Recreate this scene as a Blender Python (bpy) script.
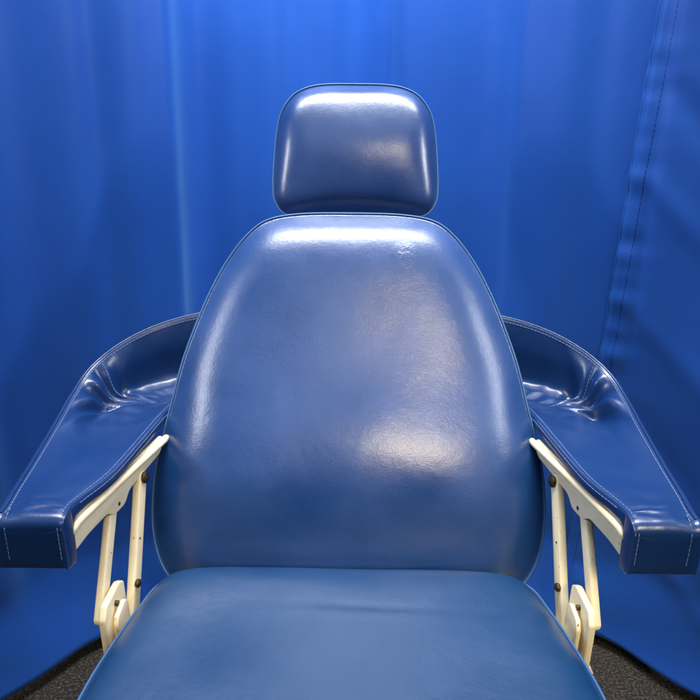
import bpy, bmesh, math, random
import numpy as np
from mathutils import Vector, Matrix
from mathutils import noise as mnoise
random.seed(7)
R = math.radians
sc = bpy.context.scene
for o in list(bpy.data.objects):
    bpy.data.objects.remove(o)
C = sc.collection

# ------------------------------------------------------------------ camera
cam_d = bpy.data.cameras.new('camera')
cam_d.sensor_width = 36; cam_d.lens = 36; cam_d.clip_end = 100; cam_d.clip_start = .02
cam = bpy.data.objects.new('camera', cam_d); C.objects.link(cam)
cam.matrix_world = (Matrix.Translation((0.0, 0, 1.15)) @ Matrix.Rotation(R(70), 4, 'X')
                    @ Matrix.Rotation(R(.55), 4, 'Z'))
sc.camera = cam

# ------------------------------------------------------------------ world + lamps (indoor photo)
w = bpy.data.worlds.new('World'); sc.world = w; w.use_nodes = True
bgn = w.node_tree.nodes['Background']
bgn.inputs[0].default_value = (.82, .86, 1, 1); bgn.inputs[1].default_value = .025


def lamp(name, loc, target, sx, sy, power, col, spread=180, along=None):
    l = bpy.data.lights.new(name, 'AREA'); l.shape = 'RECTANGLE'
    l.size = sx; l.size_y = sy; l.energy = power; l.color = col; l.spread = R(spread)
    o = bpy.data.objects.new(name, l); C.objects.link(o)
    d = (Vector(target) - Vector(loc)).normalized()
    if along:                                       # long side (size_y) runs along this direction
        y = Vector(along); y = (y - d * y.dot(d)).normalized(); x = y.cross(-d)
        rot = Matrix((x, y, -d)).transposed().to_4x4()
    else:
        rot = d.to_track_quat('-Z', 'Y').to_matrix().to_4x4()
    o.matrix_world = Matrix.Translation(loc) @ rot
    return o


lamp('ceiling_lamp', (0, 1.0, 2.45), (0, .60, .5), 2.6, .16, 15, (1, .98, .95), 56)
lamp('curtain_fill', (0, .93, 2.38), (0, 1.72, 1.62), 2.0, .14, 47, (.92, .98, 1), 114)  # added wash, split off the ceiling light to brighten the upper curtain
for sx in (-1, 1):
    lamp('side_lamp', (sx * 1.78, .42, 2.02), (0, 1.0, 1.05), .14, 1.15, 5.0, (.95, .98, 1), 80, (sx * .5, -.75, -.75))
lamp('rear_ceiling_fill', (0, -.55, 2.5), (0, 1.05, 1.0), 2.0, 1.2, 1.5, (.82, .92, 1), 90)  # broad unseen light, added in place of the pale lit ceiling
lamp('warm_lamp', (.82, -1.45, 2.3), (.15, .8, .44), .85, .8, 2.1, (1, .82, .54), 26)

sc.render.engine = 'CYCLES'
sc.view_settings.view_transform = 'Standard'
sc.view_settings.look = 'None'
sc.view_settings.exposure = 0
sc.view_settings.gamma = 1


# ------------------------------------------------------------------ materials
def mat(name):
    m = bpy.data.materials.new(name); m.use_nodes = True
    nt = m.node_tree
    return m, nt, nt.nodes['Principled BSDF']


def node(nt, kind, **kw):
    n = nt.nodes.new(kind)
    for k, v in kw.items():
        if k in n.inputs:
            n.inputs[k].default_value = v
        else:
            setattr(n, k, v)
    return n


def ramp(nt, fac, stops):
    r = nt.nodes.new('ShaderNodeValToRGB')
    el = r.color_ramp.elements
    while len(el) < len(stops):
        el.new(.5)
    for e, (p, c) in zip(el, stops):
        e.position = p
        e.color = (c, c, c, 1) if not isinstance(c, tuple) else (*c, 1)
    nt.links.new(fac, r.inputs[0])
    return r


def vinyl(name, col, rough=.36, wear=.5, grain=.12, ripple=.25, spec=.5, coat=0, coat_rough=.2, scuff=None):
    m, nt, p = mat(name)
    L = nt.links.new
    tc = nt.nodes.new('ShaderNodeTexCoord')
    big = node(nt, 'ShaderNodeTexNoise', Scale=7.0, Detail=5.0, Roughness=.6)
    L(tc.outputs['Object'], big.inputs['Vector'])
    mid = node(nt, 'ShaderNodeTexNoise', Scale=38.0, Detail=6.0, Roughness=.65)
    L(tc.outputs['Object'], mid.inputs['Vector'])
    fine = node(nt, 'ShaderNodeTexVoronoi', Scale=620.0)
    L(tc.outputs['Object'], fine.inputs['Vector'])
    # faded, rubbed patches in the colour of the hide itself
    cr = ramp(nt, big.outputs['Fac'], [(.32, col), (.72, tuple(min(1, c * (1 + .35 * wear) + .012 * wear) for c in col))])
    L(cr.outputs[0], p.inputs['Base Color'])
    rr = ramp(nt, big.outputs['Fac'], [(.3, rough - .07 * wear), (.7, rough + .1 * wear)])
    mx = node(nt, 'ShaderNodeMath', operation='MULTIPLY_ADD')
    L(mid.outputs['Fac'], mx.inputs[0]); mx.inputs[1].default_value = .12 * wear
    L(rr.outputs[0], mx.inputs[2])
    L(mx.outputs[0], p.inputs['Roughness'])
    p.inputs['Specular IOR Level'].default_value = spec
    p.inputs['Coat Weight'].default_value = coat; p.inputs['Coat Roughness'].default_value = coat_rough
    b1 = node(nt, 'ShaderNodeBump', Strength=grain, Distance=.0006)
    L(fine.outputs['Distance'], b1.inputs['Height'])
    b2 = node(nt, 'ShaderNodeBump', Strength=ripple, Distance=.004)
    L(mid.outputs['Fac'], b2.inputs['Height']); L(b1.outputs[0], b2.inputs['Normal'])
    b3 = node(nt, 'ShaderNodeBump', Strength=ripple * .9, Distance=.02)
    L(big.outputs['Fac'], b3.inputs['Height']); L(b2.outputs[0], b3.inputs['Normal'])
    if scuff:
        # small rubbed, crackled mark pressed into the hide
        dist = node(nt, 'ShaderNodeVectorMath', operation='DISTANCE')
        L(tc.outputs['Object'], dist.inputs[0]); dist.inputs[1].default_value = scuff
        msk = ramp(nt, dist.outputs['Value'], [(.004, 1.0), (.022, 0.0)])
        crk = node(nt, 'ShaderNodeTexNoise', Scale=130.0, Detail=4.0, Distortion=2.2)
        L(tc.outputs['Object'], crk.inputs['Vector'])
        mu = node(nt, 'ShaderNodeMath', operation='MULTIPLY')
        L(msk.outputs[0], mu.inputs[0]); L(crk.outputs['Fac'], mu.inputs[1])
        b4 = node(nt, 'ShaderNodeBump', Strength=.2, Distance=.006)
        L(mu.outputs[0], b4.inputs['Height']); L(b3.outputs[0], b4.inputs['Normal'])
        b3 = b4
    L(b3.outputs[0], p.inputs['Normal']); L(b3.outputs[0], p.inputs['Coat Normal'])
    return m


def plain(name, col, rough=.5, metal=0, bump=0, scale=60, vary=.12):
    m, nt, p = mat(name)
    L = nt.links.new
    tc = nt.nodes.new('ShaderNodeTexCoord')
    n = node(nt, 'ShaderNodeTexNoise', Scale=float(scale), Detail=6.0, Roughness=.6)
    L(tc.outputs['Object'], n.inputs['Vector'])
    r = ramp(nt, n.outputs['Fac'], [(.3, tuple(c * (1 - vary) for c in col)), (.7, tuple(min(1, c * (1 + vary)) for c in col))])
    L(r.outputs[0], p.inputs['Base Color'])
    p.inputs['Roughness'].default_value = rough; p.inputs['Metallic'].default_value = metal
    if bump:
        b = node(nt, 'ShaderNodeBump', Strength=bump, Distance=.002)
        L(n.outputs['Fac'], b.inputs['Height']); L(b.outputs[0], p.inputs['Normal'])
    return m


M_back = vinyl('back_vinyl', (.005, .038, .155), .34, .9, .18, .09, .5, .75, .25, (.080, .2095, .928))
M_head = vinyl('head_vinyl', (.009, .036, .14), .30, .7, .12, .06, .5, 1.0, .22)
M_seat = vinyl('seat_vinyl', (.003, .032, .102), .36, .6, .12, .10, .45, .25, .28)
M_arm = vinyl('arm_vinyl', (.003, .026, .115), .30, .3, .12, .05, .55, .2)
M_pipe = vinyl('piping_vinyl', (.035, .105, .26), .32, .3, .05, .05)
M_thread = plain('thread', (.085, .15, .33), .6, 0, 0, 400)
M_seam = plain('navy_thread', (.007, .055, .31), .7)
M_shell = vinyl('shell_vinyl', (.012, .04, .14), .45, .3)
M_dark = plain('black_plastic', (.02, .02, .022), .5)
M_steel = plain('steel', (.45, .44, .42), .3, 1, .05)
M_brass = plain('worn_bolt_steel', (.10, .065, .035), .42, .85, .1, 200, .4)


def cream():
    m, nt, p = mat('cream_paint')
    L = nt.links.new
    tc = nt.nodes.new('ShaderNodeTexCoord')
    n = node(nt, 'ShaderNodeTexNoise', Scale=22.0, Detail=8.0, Roughness=.7)
    L(tc.outputs['Object'], n.inputs['Vector'])
    n2 = node(nt, 'ShaderNodeTexNoise', Scale=130.0, Detail=3.0)
    L(tc.outputs['Object'], n2.inputs['Vector'])
    a = ramp(nt, n.outputs['Fac'], [(.3, (.84, .72, .47)), (.62, (.92, .82, .58))])
    chip = ramp(nt, n2.outputs['Fac'], [(.70, 0.0), (.735, 1.0)])
    mx = nt.nodes.new('ShaderNodeMixRGB'); L(chip.outputs[0], mx.inputs[0]); L(a.outputs[0], mx.inputs[1])
    mx.inputs[2].default_value = (.30, .20, .09, 1)
    L(mx.outputs[0], p.inputs['Base Color'])
    p.inputs['Roughness'].default_value = .38
    b = node(nt, 'ShaderNodeBump', Strength=.15, Distance=.001)
    L(n2.outputs['Fac'], b.inputs['Height']); L(b.outputs[0], p.inputs['Normal'])
    return m


M_cream = cream()


def cloth():
    m, nt, p = mat('curtain_cloth')
    L = nt.links.new
    tc = nt.nodes.new('ShaderNodeTexCoord')
    n = node(nt, 'ShaderNodeTexNoise', Scale=4.0, Detail=4.0)
    L(tc.outputs['Object'], n.inputs['Vector'])
    r = ramp(nt, n.outputs['Fac'], [(.3, (.008, .074, .40)), (.7, (.011, .093, .47))])
    L(r.outputs[0], p.inputs['Base Color'])
    p.inputs['Roughness'].default_value = .48
    p.inputs['Sheen Weight'].default_value = .30
    p.inputs['Sheen Tint'].default_value = (.30, .72, 1, 1)
    n2 = node(nt, 'ShaderNodeTexNoise', Scale=14.0, Detail=5.0, Roughness=.55, Distortion=.4)
    mp = nt.nodes.new('ShaderNodeMapping'); mp.inputs['Scale'].default_value = (1, 1, .45)
    L(tc.outputs['Object'], mp.inputs[0]); L(mp.outputs[0], n2.inputs['Vector'])
    b = node(nt, 'ShaderNodeBump', Strength=.10, Distance=.012)
    L(n2.outputs['Fac'], b.inputs['Height'])
    n3 = node(nt, 'ShaderNodeTexNoise', Scale=900.0, Detail=2.0)
    L(tc.outputs['Object'], n3.inputs['Vector'])
    b2 = node(nt, 'ShaderNodeBump', Strength=.08, Distance=.0008)
    L(n3.outputs['Fac'], b2.inputs['Height']); L(b.outputs[0], b2.inputs['Normal'])
    L(b2.outputs[0], p.inputs['Normal'])
    return m


M_cloth = cloth()


def carpet():
    m, nt, p = mat('loop_carpet')
    L = nt.links.new
    tc = nt.nodes.new('ShaderNodeTexCoord')
    v = node(nt, 'ShaderNodeTexVoronoi', Scale=300.0)
    L(tc.outputs['Object'], v.inputs['Vector'])
    n = node(nt, 'ShaderNodeTexNoise', Scale=190.0, Detail=5.0, Roughness=.75)
    L(tc.outputs['Object'], n.inputs['Vector'])
    r = ramp(nt, n.outputs['Fac'], [(.38, (.009, .0075, .0065)), (.52, (.048, .040, .033)), (.67, (.24, .185, .13))])
    L(r.outputs[0], p.inputs['Base Color'])
    p.inputs['Roughness'].default_value = .95
    b = node(nt, 'ShaderNodeBump', Strength=1.0, Distance=.004)
    L(v.outputs['Distance'], b.inputs['Height']); L(b.outputs[0], p.inputs['Normal'])
    return m


M_carpet = carpet()

# ------------------------------------------------------------------ geometry helpers
ROOT = Vector((0, .82, 0))


def crv(pts, n, closed=False):
    """Catmull-Rom resample of a point list, evenly by arc length."""
    P = [Vector(p) for p in pts]; N = len(P); out = []
    segs = N if closed else N - 1
    for i in range(segs):
        if closed:
            a, b, c, d = P[i - 1], P[i], P[(i + 1) % N], P[(i + 2) % N]
        else:
            a, b, c, d = P[max(i - 1, 0)], P[i], P[i + 1], P[min(i + 2, N - 1)]
        for k in range(24):
            t = k / 24
            out.append(.5 * ((2 * b) + (c - a) * t + (2 * a - 5 * b + 4 * c - d) * t * t + (3 * b - a - 3 * c + d) * t ** 3))
    out.append(out[0].copy() if closed else P[-1].copy())
    acc = [0]
    for i in range(1, len(out)):
        acc.append(acc[-1] + (out[i] - out[i - 1]).length)
    res = []; j = 0
    m = n if closed else n - 1
    for k in range(n):
        s = acc[-1] * k / m
        while j < len(out) - 2 and acc[j + 1] < s:
            j += 1
        f = (s - acc[j]) / max(acc[j + 1] - acc[j], 1e-9)
        res.append(out[j].lerp(out[j + 1], f))
    return res


def obj(name, bm, m, parent=None, offset=None, smooth=True, props=None):
    me = bpy.data.meshes.new(name)
    bmesh.ops.recalc_face_normals(bm, faces=bm.faces)
    off = ROOT if (parent and offset is None) else (offset or Vector())
    for v in bm.verts:
        v.co -= off
    bm.to_mesh(me); bm.free()
    for p in me.polygons:
        p.use_smooth = smooth
    me.materials.append(m)
    o = bpy.data.objects.new(name, me); C.objects.link(o)
    if parent:
        o.parent = parent
    for k, v in (props or {}).items():
        o[k] = v
    return o


def tube(bm, pts, r, n=8, closed=False, cap=True):
    P = [Vector(p) for p in pts]; rings = []
    N = len(P); up = None
    for i, p in enumerate(P):
        a = P[i - 1] if (closed or i) else P[0]
        b = P[(i + 1) % N] if (closed or i < N - 1) else P[-1]
        t = (b - a).normalized()
        if up is None:
            up = t.orthogonal().normalized()
        up = (up - t * up.dot(t)).normalized(); sd = t.cross(up)
        rings.append([bm.verts.new(p + r * (math.cos(2 * math.pi * k / n) * up + math.sin(2 * math.pi * k / n) * sd)) for k in range(n)])
    for i in range(N if closed else N - 1):
        a, b = rings[i], rings[(i + 1) % N]
        off = 0
        if closed and i == N - 1:
            off = min(range(n), key=lambda q: (b[q].co - a[0].co).length)
        for k in range(n):
            bm.faces.new((a[k], a[(k + 1) % n], b[(k + 1 + off) % n], b[(k + off) % n]))
    if cap and not closed:
        bm.faces.new(rings[0]); bm.faces.new(rings[-1][::-1])


def stitches(bm, pts, r=.0007, length=.0052, gap=.0018, n=5):
    pts = [Vector(p) for p in pts]
    tot = sum((pts[i + 1] - pts[i]).length for i in range(len(pts) - 1))
    cnt = max(2, int(tot / .0012)); Q = crv(pts, cnt)
    step = tot / (cnt - 1)
    a = max(2, round(length / step)); g = max(1, round(gap / step))
    i = 0
    while i + a < cnt:
        tube(bm, Q[i:i + a + 1], r, n); i += a + g


def loft(bm, rings, closed=True):
    V = [[bm.verts.new(p) for p in r] for r in rings]
    n = len(V[0])
    for a, b in zip(V, V[1:]):
        for k in range(n if closed else n - 1):
            bm.faces.new((a[k], a[(k + 1) % n], b[(k + 1) % n], b[k]))
    return V


def cyl(bm, c, ax, r, h, n=20, dome=0):
    """short round bolt / rod along ax with a rounded rim"""
    ax = Vector(ax).normalized(); u = ax.orthogonal().normalized(); v = ax.cross(u); c = Vector(c)
    prof = [(0, -h / 2), (r * .9, -h / 2), (r, -h / 2 + r * .1), (r, h / 2 - r * .12), (r * .88, h / 2), (r * .5, h / 2 + dome * .7), (0.0001, h / 2 + dome)]
    rings = [[c + ax * z + max(rr, .0001) * (math.cos(2 * math.pi * k / n) * u + math.sin(2 * math.pi * k / n) * v) for k in range(n)] for rr, z in prof]
    V = loft(bm, rings); bm.faces.new(V[0]); bm.faces.new(V[-1])


def slab(bm, outline, thick, tr, bev=.0018):
    """bevelled plate: 2-D outline (a,b) extruded along c, then mapped by tr(a,b,c)"""
    P = [Vector((p[0], p[1])) for p in outline]; n = len(P)
    area = sum(P[i - 1].x * P[i].y - P[i].x * P[i - 1].y for i in range(n))
    if area < 0:
        P.reverse()
    def inset(d):
        o = []
        for i in range(n):
            e1 = (P[i] - P[i - 1]).normalized(); e2 = (P[(i + 1) % n] - P[i]).normalized()
            n1 = Vector((-e1.y, e1.x)); n2 = Vector((-e2.y, e2.x)); m = n1 + n2
            m = m / max(m.dot(n1), .35) if m.length > 1e-6 else n1
            o.append(P[i] + m * d)
        return o
    rings = []
    for d, z in ((bev, 0), (bev * .3, bev * .3), (0, bev), (0, thick - bev), (bev * .3, thick - bev * .3), (bev, thick)):
        rings.append([tr(q.x, q.y, z) for q in inset(d)])
    V = loft(bm, rings); bm.faces.new(V[0]); bm.faces.new(V[-1])


def rounded(pts, r, seg=5):
    out = []; n = len(pts)
    for i in range(n):
        p = Vector(pts[i]); a = Vector(pts[i - 1]) - p; b = Vector(pts[(i + 1) % n]) - p
        rr = min(r, a.length * .45, b.length * .45)
        s = p + a.normalized() * rr; e = p + b.normalized() * rr
        for k in range(seg + 1):
            t = k / seg
            out.append(tuple(s.lerp(p, t).lerp(p.lerp(e, t), t)))
    return out


# ------------------------------------------------------------------ cushions
def mirror_outline(half):
    return half + [(-x, y) for x, y in half[-2:0:-1]]


def cushion(half, frame, D, H, bulge, thick, n=220, spine=(0, 0), back_in=.012, exps=None):
    """upholstered pad; returns (bmesh, welt points). half: outline (a,b) right side, top centre to bottom centre"""
    O, X, B, N = frame
    out = crv([(x, y, 0) for x, y in mirror_outline(half)], n, True)
    bm = bmesh.new()
    rings = []
    nor = []
    for i in range(n):
        t = (out[(i + 2) % n] - out[i - 2]).normalized()
        nor.append(Vector((t.y, -t.x, 0)))
    if (out[0] + nor[0] * .01).y > out[0].y:
        nor = [-v for v in nor]
    def put(a, b, h):
        return O + X * a + B * b + N * h
    def edge(d):
        return H * (1 - math.exp(-d / D))
    # smooth distance to the rim (soft minimum over the whole outline)
    dense = np.array([(v.x, v.y) for v in crv([(v.x, v.y, 0) for v in out], 1400, True)])
    ds = np.linalg.norm(dense - np.roll(dense, 1, 0), axis=1).mean(); Lk = D * .35
    def soft(q):
        r = np.hypot(dense[:, 0] - q.x, dense[:, 1] - q.y)
        return max(0.0, -Lk * math.log(np.exp(-r / Lk).sum() * ds / (2 * Lk)))
    for d, h in ((back_in + .03, -thick), (back_in + .006, -thick), (back_in, -thick + .006), (.004, -thick * .35), (0, -.003)):
        rings.append([put(q.x, q.y, h) for q in [out[i] + nor[i] * d for i in range(n)]])
    ctr2 = Vector((0, (spine[0] + spine[1]) / 2, 0)); J = 60
    for j in range(J):
        f = (j / J) ** 1.45; ring = []
        for i in range(n):
            q = out[i].lerp(ctr2, f)
            d = soft(q) * min(1, f / .02) if j else 0
            ring.append(put(q.x, q.y, edge(d) + (1 - math.exp(-d / D * .8)) * bulge(q.x, q.y)))
        rings.append(ring)
    V = loft(bm, rings)
    ctr = bm.verts.new(put(0, ctr2.y, H + bulge(0, ctr2.y)))
    last = V[-1]
    for k in range(n):
        bm.faces.new((last[k], last[(k + 1) % n], ctr))
    bm.faces.new(V[0])
    welt = [put(q.x, q.y, 0) for q in [out[i] - nor[i] * .0006 for i in range(n)]]
    return bm, welt


chair = bpy.data.objects.new('exam_chair', None); C.objects.link(chair); chair.location = ROOT
chair['label'] = 'worn blue vinyl examination chair with headrest, padded arms and cream metal arm brackets'
chair['category'] = 'chair'

# backrest
rb = R(26.565)
FB = (Vector((0, .86, .52)), Vector((1, 0, 0)), Vector((0, math.sin(rb), math.cos(rb))), Vector((0, -math.cos(rb), math.sin(rb))))
half = [(0, .5115), (.0773, .5099), (.1282, .5003), (.1594, .4766), (.1871, .4388), (.2078, .3998), (.2272, .3534), (.2505, .2846),
        (.2658, .2169), (.2771, .1694), (.2860, .1208), (.2885, .0771), (.2870, .0411), (.2800, .0053), (.2660, -.026), (.2420, -.0514),
        (.2031, -.0697), (.1159, -.0795), (0, -.0823)]


def back_bulge(a, b):
    g = .034 * math.exp(-((b - .13) / .12) ** 2) * math.cos(min(1, abs(a) / .33) * math.pi / 2) ** .7
    g += .008 * math.exp(-((b - .38) / .14) ** 2) * math.cos(min(1, abs(a) / .25) * math.pi / 2)
    g += .0022 * (mnoise.noise(Vector((a * 9, b * 9, 3.1))))
    return g


bm, welt = cushion(half, FB, .026, .029, back_bulge, .045, 260, (.08, .40))
back = obj('backrest', bm, M_back, chair)
bm = bmesh.new(); tube(bm, welt, .0017, 8, True); obj('piping', bm, M_pipe, back)
# rear shell board
bm = bmesh.new()
slab(bm, [(q[0] * .88, .02 + (q[1]) * .93) for q in mirror_outline(half)], .012,
     lambda a, b, c: FB[0] + FB[1] * a + FB[2] * b + FB[3] * (-.0585 + c), .003)
obj('back_shell', bm, M_dark, back)

# headrest
rh = R(20)
FH = (Vector((.006, 1.107, .973)), Vector((1, 0, 0)), Vector((0, math.sin(rh), math.cos(rh))), Vector((0, -math.cos(rh), math.sin(rh))))
half = [(0, .2052), (.0472, .2044), (.0771, .1990), (.1000, .1860), (.1170, .1604), (.1242, .1274), (.1274, .0865), (.1289, .0456),
        (.1255, .0190), (.1069, .0), (.0629, .0022), (0, .0042)]


def head_bulge(a, b):
    return .021 * math.cos(min(1, abs(a) / .16) * math.pi / 2) ** .8 * math.exp(-((b - .105) / .095) ** 2) + .0012 * mnoise.noise(Vector((a * 14, b * 14, 8)))


bm, welt = cushion(half, FH, .0090, .0108, head_bulge, .035, 200, (.07, .13))
head = obj('headrest', bm, M_head, chair)
bm = bmesh.new(); tube(bm, welt, .0015, 8, True); obj('piping', bm, M_pipe, head)
bm = bmesh.new()
for x in (-.045, .057):
    tube(bm, [(x, 1.165, 1.07), (x, 1.150, .99), (x, 1.135, .93), (x, 1.105, .85)], .007, 14)
obj('support_rod', bm, M_steel, head)

# seat: lies flat, outline (a = x, b = y)
FS = (Vector((-.004, 0, .522)), Vector((1, 0, 0)), Vector((0, 1, 0)), Vector((0, 0, 1)))
half = [(0, .812), (.10, .812), (.185, .811), (.230, .803), (.254, .782), (.265, .745), (.277, .690), (.288, .62), (.292, .54), (.293, .42),
        (.283, .34), (.268, .29), (.235, .268), (.15, .262), (0, .262)]


def seat_bulge(a, b):
    g = .007 * math.cos(min(1, abs(a) / .30) * math.pi / 2)
    g += .004 * math.exp(-((b - .745) / .05) ** 2) * (1 - .9 * a / .2) - .004 * math.exp(-((a - .02) / .09) ** 2) * math.exp(-((b - .77) / .05) ** 2)
    g += .0016 * mnoise.noise(Vector((a * 8, b * 8, 1.7)))
    # long soft crease across the rear of the seat
    yc = .705 - .05 * (a + .02)
    g -= .0013 * math.exp(-((b - yc) / .007) ** 2) * math.exp(-((a - .03) / .10) ** 2)
    g += .0008 * math.exp(-((b - yc + .014) / .008) ** 2) * math.exp(-((a - .03) / .10) ** 2)
    return g


bm, welt = cushion(half, FS, .014, .030, seat_bulge, .055, 260, (.45, .65))
seat = obj('seat', bm, M_seat, chair)
bm = bmesh.new(); tube(bm, welt, .0017, 8, True); obj('piping', bm, M_pipe, seat)

# ------------------------------------------------------------------ arms
ST = [  # inner edge, floor 1, floor 2, outer edge, inner depth, outer depth, outward angle
    ((.3225, .684, .699), (.345, .684, .7015), (.370, .684, .7015), (.3925, .684, .699), .066, .066, 0),
    ((.3225, .692, .700), (.345, .694, .7030), (.370, .696, .7030), (.3925, .698, .700), .066, .066, 0),
    ((.3222, .6975, .700), (.344, .702, .7035), (.370, .708, .7035), (.3940, .714, .701), .026, .066, 0),
    ((.3170, .717, .700), (.341, .722, .7035), (.370, .728, .7035), (.3960, .732, .702), .018, .064, 0),
    ((.2990, .775, .700), (.330, .778, .7030), (.368, .785, .7040), (.4000, .790, .706), .016, .060, 0),
    ((.2870, .870, .700), (.320, .872, .7010), (.368, .875, .7020), (.405, .878, .716), .016, .058, 0),
    ((.2790, .940, .700), (.315, .948, .6970), (.372, .950, .7030), (.407, .950, .729), .016, .060, 5),
    ((.2700, .985, .700), (.308, .998, .6950), (.368, 1.000, .7080), (.396, 1.005, .750), .018, .075, 25),
    ((.2560, 1.010, .700), (.290, 1.026, .6930), (.342, 1.042, .7050), (.362, 1.048, .773), .02, .095, 45),
    ((.2350, 1.030, .698), (.260, 1.050, .6920), (.296, 1.076, .7080), (.312, 1.082, .792), .02, .11, 65),
    ((.2000, 1.045, .700), (.214, 1.066, .6960), (.234, 1.096, .7150), (.244, 1.104, .806), .03, .12, 75),
    ((.1400, 1.055, .705), (.146, 1.078, .7000), (.154, 1.106, .7200), (.158, 1.116, .811), .03, .12, 80),
]


def build_arm(sx):
    secs = []
    for I, F1, F2, O, di, do, ang in ST:
        I, F1, F2, O = map(Vector, (I, F1, F2, O))
        od = Vector((math.cos(R(ang)), math.sin(R(ang)), 0))
        ix = Vector((-1, 0, 0)) if ang < 30 else -od
        ib = I + Vector((0, 0, -di))
        ob = O + od * .008 + Vector((0, 0, -do))
        mid = (ib + ob) / 2
        ctl = [ib + Vector((.004, 0, 0)), ib + ix * .0025 + Vector((0, 0, .004)), I + ix * .0025 + Vector((0, 0, -.006)), I,
               I.lerp(F1, .3) + Vector((0, 0, .0015)), F1, F1.lerp(F2, .5), F2, F2.lerp(O, .62) - od * .003, O,
               O + od * .0055 + Vector((0, 0, .001)), O + od * .009 + Vector((0, 0, -.006)), ob + od * .002 + Vector((0, 0, .005)), ob - od * .004, mid]
        secs.append(ctl)
    ncol = len(secs[0]); S = 240
    # smooth every control rail along the arm, then every section across it
    rails = []
    for c in range(ncol):
        P = [s[c] for s in secs]; dense = []
        N = len(P)
        for k in range(S):
            f = k / (S - 1) * (N - 1); i = min(int(f), N - 2); t = f - i
            a, b, cc, d = P[max(i - 1, 0)], P[i], P[i + 1], P[min(i + 2, N - 1)]
            dense.append(.5 * ((2 * b) + (cc - a) * t + (2 * a - 5 * b + 4 * cc - d) * t * t + (3 * b - a - 3 * cc + d) * t ** 3))
        rails.append(dense)
    SUB = 6; grid = []
    rnd = 0 if sx < 0 else 5.3
    dse = 0 if sx < 0 else .14
    FOLDS = (((4.85, .16, .0045, .72), (5.3, .17, -.0085, .7), (5.75, .15, .0065, .78), (6.15, .17, -.0080, .72), (6.6, .16, .0075, .82), (6.95, .12, -.0065, .75), (7.3, .10, .0040, .6), (7.75, .22, -.0060, .55)) if sx < 0 else
             ((5.1, .30, -.0115, .62), (5.8, .22, .0085, .78), (6.3, .26, -.0100, .68), (6.85, .15, .0070, .8), (7.2, .09, -.0055, .6), (7.55, .2, .0050, .5), (8.1, .35, -.0080, .55)))
    for k in range(S):
        P = [rails[c][k] for c in range(ncol)]; ring = []
        s = k / (S - 1) * (len(ST) - 1)
        for c in range(ncol):
            a, b, cc, d = P[c - 1], P[c], P[(c + 1) % ncol], P[(c + 2) % ncol]
            for q in range(SUB):
                t = q / SUB
                v = .5 * ((2 * b) + (cc - a) * t + (2 * a - 5 * b + 4 * cc - d) * t * t + (3 * b - a - 3 * cc + d) * t ** 3)
                u = c + t                       # 3 = inner edge, 9 = outer edge
                if 3.2 < u < 8.9:
                    win = math.sin((u - 3.2) / 5.7 * math.pi) ** .8
                    g = 0
                    # gathered folds fanning out of the corner between pad and wing
                    w1 = max(0, min(1.1, (u - 5.0) / 3.9))
                    for s_e, wd, am, pk in FOLDS:
                        sc_ = 7.05 + (s_e + dse - 7.05) * w1
                        g += 1.6 * am * math.exp(-((s - sc_) / (wd * (.35 + .75 * w1))) ** 2) * math.exp(-((w1 - pk) / .33) ** 2)
                    # hollow where the wing rises from the pad
                    g -= .007 * math.exp(-((u - 6.9) / .8) ** 2) * math.exp(-((s - 6.35) / 1.0) ** 2)
                    g += .0012 * mnoise.noise(Vector((s * 1.7 + rnd, u * .6, 2.2))) + .0022 * max(0, min(1, s - 4.5)) * mnoise.noise(Vector((s * 2.6 + rnd * 2, u * 1.1 + rnd, 6.1)))
                    v = v + Vector((-.25, -.45, .85)).normalized() * g * win
                ring.append(v)
        grid.append(ring)
    # rounded front end
    cen = sum(grid[0], Vector()) / len(grid[0])
    pre = []
    for ang in (90, 72, 54, 36, 18):
        top = .020 * (1 - math.cos(R(ang))); oth = .0022 * (1 - math.cos(R(ang))); yo = .014 * math.sin(R(ang))
        row = []
        for v in grid[0]:
            dx, dz = v.x - cen.x, v.z - cen.z
            row.append(Vector((cen.x + dx * (1 - oth / .043), v.y - yo, cen.z + dz * (1 - (top if dz > 0 else oth) / .034))))
        pre.append(row)
    front = pre[0]
    for f in (.25, .5, .75):
        pre.insert(0, [v.lerp(Vector((cen.x, front[0].y, cen.z)), f) - Vector((0, .0016 * f, 0)) for v in front])
    rings = pre + grid
    fl = lambda p: Vector((p.x * sx, p.y, p.z))
    bm = bmesh.new()
    V = loft(bm, [[fl(p) for p in r] for r in rings])
    bm.faces.new(V[0]); bm.faces.new(V[-1])
    arm = obj('armrest', bm, M_arm, chair)
    col = lambda u, k0=0, k1=S: [fl(grid[k][int(u * SUB)]) for k in range(k0, k1)]
    def lift(p, h=.0004):
        return [q + Vector((0, 0, h)) for q in p]
    # piping bead on the outer rim
    bm = bmesh.new(); tube(bm, lift(col(9.5), .0006)[::2], .0016, 8); obj('piping', bm, M_arm, arm)
    def seam_line(p, r):
        bm = bmesh.new(); stitches(bm, p, r); obj('stitching', bm, M_thread, arm)
    seam_line(lift(col(8.84)), .00075)
    seam_line(lift(col(3.5, 0, 200)), .0007)
    seam_line([q + Vector((-sx * .0006, 0, 0)) for q in col(2.34, 62, 200)], .0006)
    fy = .6697
    for x in (.3275, .3870):
        seam_line([fl(Vector(q)) for q in ((x, .690, .7025), (x, .679, .6985), (x, .6725, .692), (x, fy, .682), (x, fy, .642))], .0007)
    # seam joining the wing panel to the arm panel
    def gp(sv, u):
        k = sv / (len(ST) - 1) * (S - 1); c = u * SUB
        k0, c0 = int(k), int(c)
        return grid[k0][c0].lerp(grid[k0 + 1][c0], k - k0).lerp(grid[k0][c0 + 1].lerp(grid[k0 + 1][c0 + 1], k - k0), c - c0)
    seam = [fl(gp(7.02 + (7.28 + dse - 7.02) * i / 29, 5.3 + 3.5 * i / 29)) for i in range(30)]
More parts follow.
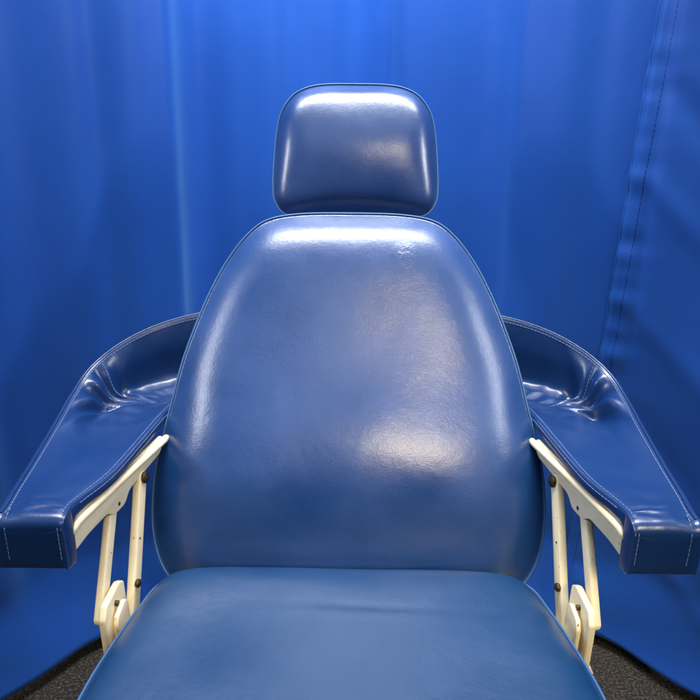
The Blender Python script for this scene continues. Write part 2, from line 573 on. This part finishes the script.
    seam_line(lift(seam, .0006), .0006)
    for x in (.344, .372):
        bm = bmesh.new(); cyl(bm, fl(Vector((x, .680, .6325))), (0, -.5, -1), .0055, .004, 16, .0012); obj('snap', bm, M_steel, arm)
    return arm


for sx in (-1, 1):
    build_arm(sx)


# ------------------------------------------------------------------ arm brackets and links
def build_bracket(sx):
    # plate frame: runs under the inner edge of the arm, flaring outwards to the front
    A = Vector((.3275, .694, 0)); E = Vector((.2795, .925, 0)); ax = (E - A).normalized(); nx = Vector((-ax.y, ax.x, 0))
    if nx.x > 0:
        nx = -nx                                  # towards the sitter
    Ln = (E - A).length
    fl = lambda v: Vector((v.x * sx, v.y, v.z))
    P = lambda a, b, c: fl(A + ax * a + nx * c + Vector((0, 0, b)))
    bm = bmesh.new()
    out = [(.002, .640), (.03, .6445), (.075, .645), (.092, .6335), (.118, .6335), (.133, .647), (Ln - .012, .654), (Ln, .664), (Ln, .678), (.06, .684), (.02, .683), (0, .672)]
    slab(bm, rounded(out, .006, 4), .005, P, .0012)
    br = obj('arm_bracket', bm, M_cream, chair)
    # upper flange: the paler lip along the top of the plate
    bm = bmesh.new()
    lip = crv([P(0, .667, .004), P(.012, .674, .006), P(.04, .6765, .008), (P(.12, .676, .009)), P(Ln - .03, .673, .009), P(Ln + .006, .671, .008)], 40)
    tube(bm, lip, .0052, 12)
    obj('flange', bm, M_cream, br)
    # hole in the tab
    bm = bmesh.new(); cyl(bm, P(.104, .6425, .0052), fl(nx), .0028, .001, 14); obj('bolt_hole', bm, M_dark, br)

    def link(top, bot, wd, th):
        top, bot = Vector(top), Vector(bot)
        d = (bot - top); ln = d.length; d.normalize()
        n = Vector((-1, -.25, 0)); n = (n - d * n.dot(d)).normalized(); s = d.cross(n)
        pts = []
        for k in range(13):
            t = math.pi * k / 12; pts.append((-wd / 2 * math.sin(t) * 1.0 , wd / 2 * math.cos(t)))
        for k in range(13):
            t = math.pi * k / 12; pts.append((ln + wd / 2 * math.sin(t), -wd / 2 * math.cos(t)))
        bm = bmesh.new()
        slab(bm, pts, th, lambda a, b, c: fl(top + d * a + s * b + n * (c - th / 2)), .0022)
        o = obj('link_bar', bm, M_cream, chair)
        return o, n, d
    lf, n, d = link((.3130, .792, .632), (.3135, .717, .523), .0160, .011)
    lr, n, d = link((.2915, .857, .646), (.2915, .757, .466), .0185, .012)
    bm = bmesh.new(); cyl(bm, fl(Vector((.2915, .857, .646)) + n * .008), fl(n), .0085, .004, 20, .002); obj('bolt', bm, M_brass, lr)
    bm = bmesh.new(); cyl(bm, fl(Vector((.2915, .785, .524)) + n * .007), fl(n), .006, .004, 18, .002); obj('bolt', bm, M_brass, lr)
    bm = bmesh.new(); cyl(bm, fl(Vector((.2915, .815, .575)) + n * .0058), fl(n), .0016, .001, 12, .0002); obj('screw', bm, M_brass, lr)
    # lower bracket: a pair of plates with a bolt between them, fixed beside the seat
    bm = bmesh.new()
    Q = lambda a, b, c: fl(Vector((.2965 + c, a, b)))
    slab(bm, rounded([(.694, .44), (.691, .540), (.702, .555), (.752, .553), (.766, .544), (.772, .44)], .004, 5), .009, Q, .0018)
    lb = obj('seat_bracket', bm, M_cream, chair)
    bm = bmesh.new()
    Q2 = lambda a, b, c: fl(Vector((.2865 + c, a, b)))
    slab(bm, rounded([(.706, .44), (.703, .522), (.709, .534), (.738, .537), (.746, .529), (.752, .44)], .004, 4), .006, Q2, .0013)
    obj('side_plate', bm, M_cream, lb)
    bm = bmesh.new(); cyl(bm, fl(Vector((.2945, .728, .538))), (1, 0, 0), .0038, .005, 16, 0); obj('bolt', bm, M_brass, lb)


for sx in (-1, 1):
    build_bracket(sx)

# under-structure that carries the chair
bm = bmesh.new()
slab(bm, rounded([(-.24, .33), (.24, .33), (.24, .78), (-.24, .78)], .04, 5), .035, lambda a, b, c: Vector((a, b, .43 + c)), .004)
for sx in (-1, 1):
    slab(bm, rounded([(.70, .432), (.80, .432), (.80, .46), (.70, .46)], .004, 3), .09, lambda a, b, c: Vector((sx * (.225 + c), a, b)), .002)
    slab(bm, rounded([(.76, .44), (.83, .44), (1.01, .60), (1.10, .78), (1.085, .79), (.985, .63)], .01, 3), .012, lambda a, b, c: Vector((sx * (.17 + c), a, b)), .002)
obj('seat_frame', bm, M_cream, chair)
bm = bmesh.new()
prof = [(.16, .03), (.155, .05), (.085, .075), (.075, .11), (.075, .42), (.11, .4275)]
V = loft(bm, [[Vector((r_ * math.cos(k * math.pi / 20), .55 + r_ * math.sin(k * math.pi / 20), z)) for k in range(40)] for r_, z in prof])
bm.faces.new(V[0]); bm.faces.new(V[-1])
slab(bm, rounded([(-.22, .28), (.22, .28), (.22, .86), (-.22, .86)], .05, 6), .027, lambda a, b, c: Vector((a, b, .002 + c)), .004)
obj('pedestal', bm, M_cream, chair)


# ------------------------------------------------------------------ setting: floor + curtains
bm = bmesh.new()
vs = [bm.verts.new(p) for p in ((-3.5, -3.5, 0), (3.5, -3.5, 0), (3.5, 3.2, 0), (-3.5, 3.2, 0))]
bm.faces.new(vs)
obj('floor', bm, M_carpet, props={'kind': 'structure'}, smooth=False)


def gauss(x, m, s):
    return math.exp(-((x - m) / s) ** 2)


def curtain(name, plan, zs, fold, label, nu=360, nz=190, thick=.0012, lean=0):
    path = crv([(x, y, 0) for x, y in plan], nu)
    bm = bmesh.new(); rows = []; t0 = (path[3] - path[0]).normalized()
    for j in range(nz):
        z = zs[0] + (zs[1] - zs[0]) * (j / (nz - 1)) ** 1.0
        row = []
        for i in range(nu):
            t = (path[min(i + 1, nu - 1)] - path[max(i - 1, 0)]).normalized(); nrm = Vector((t.y, -t.x, 0))
            p = path[i] + t0 * lean * (z - .9)
            row.append(bm.verts.new(p + nrm * fold(p.x, i / (nu - 1), z) + Vector((0, 0, z))))
        rows.append(row)
    for a, b in zip(rows, rows[1:]):
        for k in range(nu - 1):
            bm.faces.new((a[k], a[k + 1], b[k + 1], b[k]))
    o = obj(name, bm, M_cloth)
    sol = o.modifiers.new('cloth thickness', 'SOLIDIFY'); sol.thickness = thick
    o['label'] = label; o['category'] = 'curtain'; o['group'] = 'blue curtains behind the chair'
    return o


def kick(x, z):
    return .065 * max(0, 1 - z / .21) ** 1.4 * (1 + .2 * mnoise.noise(Vector((x * 3.2, 1.5, 4))) + .12 * mnoise.noise(Vector((x * 11, 1.5, 9)))) + .075 + .05 * (z - 1.2)


def fold_main(x, u, z):
    low = 1 - .35 * min(1, max(0, z) / 2)
    f = .020 * gauss(x, -.215, .05) - .026 * gauss(x, -.33, .055) + .018 * gauss(x, -.45, .06)
    f += .018 * gauss(x, -.08, .07) - .014 * gauss(x, .03, .06) + .020 * gauss(x, .17, .08) - .016 * gauss(x, .30, .07) + .012 * gauss(x, .43, .07)
    f += (-.02 * gauss(x, -.60, .05) + .02 * gauss(x, -.74, .07) - .02 * gauss(x, -.9, .06)) * min(1, .35 + z / .4)
    f += .006 * gauss(x, -.285, .022) - .010 * gauss(x, -.50, .02) + .006 * gauss(x, -.13, .016) - .006 * gauss(x, .11, .02) + .007 * gauss(x, .36, .02)
    f += .014 * gauss(x, -.40, .022) - .012 * gauss(x, -.66, .022) * min(1, z / .3) + .010 * gauss(x, .24, .03) - .008 * gauss(x, .47, .025)
    f *= low * 1.55
    f += .004 * mnoise.noise(Vector((x * 7, z * 1.1, .4))) + .0022 * mnoise.noise(Vector((x * 16, z * 2.6, 5)))
    f += .003 * min(1, z / .1) * max(0, 1 - z / .5) * mnoise.noise(Vector((x * 9 + z * 4, z * 6, 9)))
    f += .010 * max(0, 1 - z / .4) * mnoise.noise(Vector((x * 5 + z * 7, z * 5 - x * 2, 2.5)))
    return f + kick(x, z)


PL = [(-2.3, .62), (-1.75, .66), (-1.2, .78), (-.86, 1.0), (-.62, 1.225), (-.42, 1.43), (-.22, 1.58), (0, 1.64), (.22, 1.55), (.40, 1.425), (.56, 1.325), (.70, 1.22)]
curtain('curtain', PL, (.03, 2.1), fold_main, 'wide blue curtain hanging in soft folds straight behind the chair and headrest', 420)


def fold_side(x, u, z):
    d = x - .554
    f = .020
    # puckered seam edge
    f += .007 * math.exp(-abs(d) / .018) * mnoise.noise(Vector((3, z * 26, 2))) - .005 * gauss(d, .022, .006)
    # diagonal drag wrinkles running down from the seam
    q = z + 1.15 * d
    for z0, am, ln in ((1.37, .012, .06), (1.2, -.012, .07), (1.04, .012, .08), (.80, .009, .2), (.62, -.006, .15), (.40, .012, .3)):
        f += .28 * am * (1 + .8 * mnoise.noise(Vector((x * 7, z0 * 9, 3)))) * gauss(q + .03 * mnoise.noise(Vector((x * 6, z * 4, z0))), z0, .03) * math.exp(-((d - .05) / ln) ** 2) * min(1, max(0, d + .01) / .03)
    f += .006 * mnoise.noise(Vector((x * 6, z * 3 + 2 * x, 7))) + .012 * gauss(x, .75, .08) - .012 * gauss(x, .98, .07)
    f += .005 * min(1, z / .1) * max(0, 1 - z / .5) * mnoise.noise(Vector((x * 8 - z * 5, z * 5, 4)))
    f += .012 * max(0, 1 - z / .4) * mnoise.noise(Vector((x * 5 - z * 6, z * 5 + x * 2, 12.5)))
    return f + kick(x, z)


PR = [(.552, 1.340), (.57, 1.325), (.70, 1.228), (.86, 1.07), (1.2, .84), (1.75, .70), (2.3, .65)]
curtain('curtain', PR, (.03, 2.1), fold_side, 'blue curtain panel at the right with a puckered vertical seam and wrinkles', 260, 260, lean=.05)

# sewn edge of the right panel
rp = [o for o in C.objects if o.get('label', '').startswith('blue curtain panel')][0]
edge = [rp.data.vertices[j * 260 + 2].co + Vector((-.0006, -.0016, 0)) for j in range(260)]
bm = bmesh.new(); stitches(bm, edge, .0006, .007, .0022)
obj('stitching', bm, M_seam, rp, Vector((0, 0, 0)))
bm = bmesh.new(); tube(bm, [rp.data.vertices[j * 260].co for j in range(260)], .0022, 8)
obj('hem_fold', bm, M_cloth, rp, Vector((0, 0, 0)))
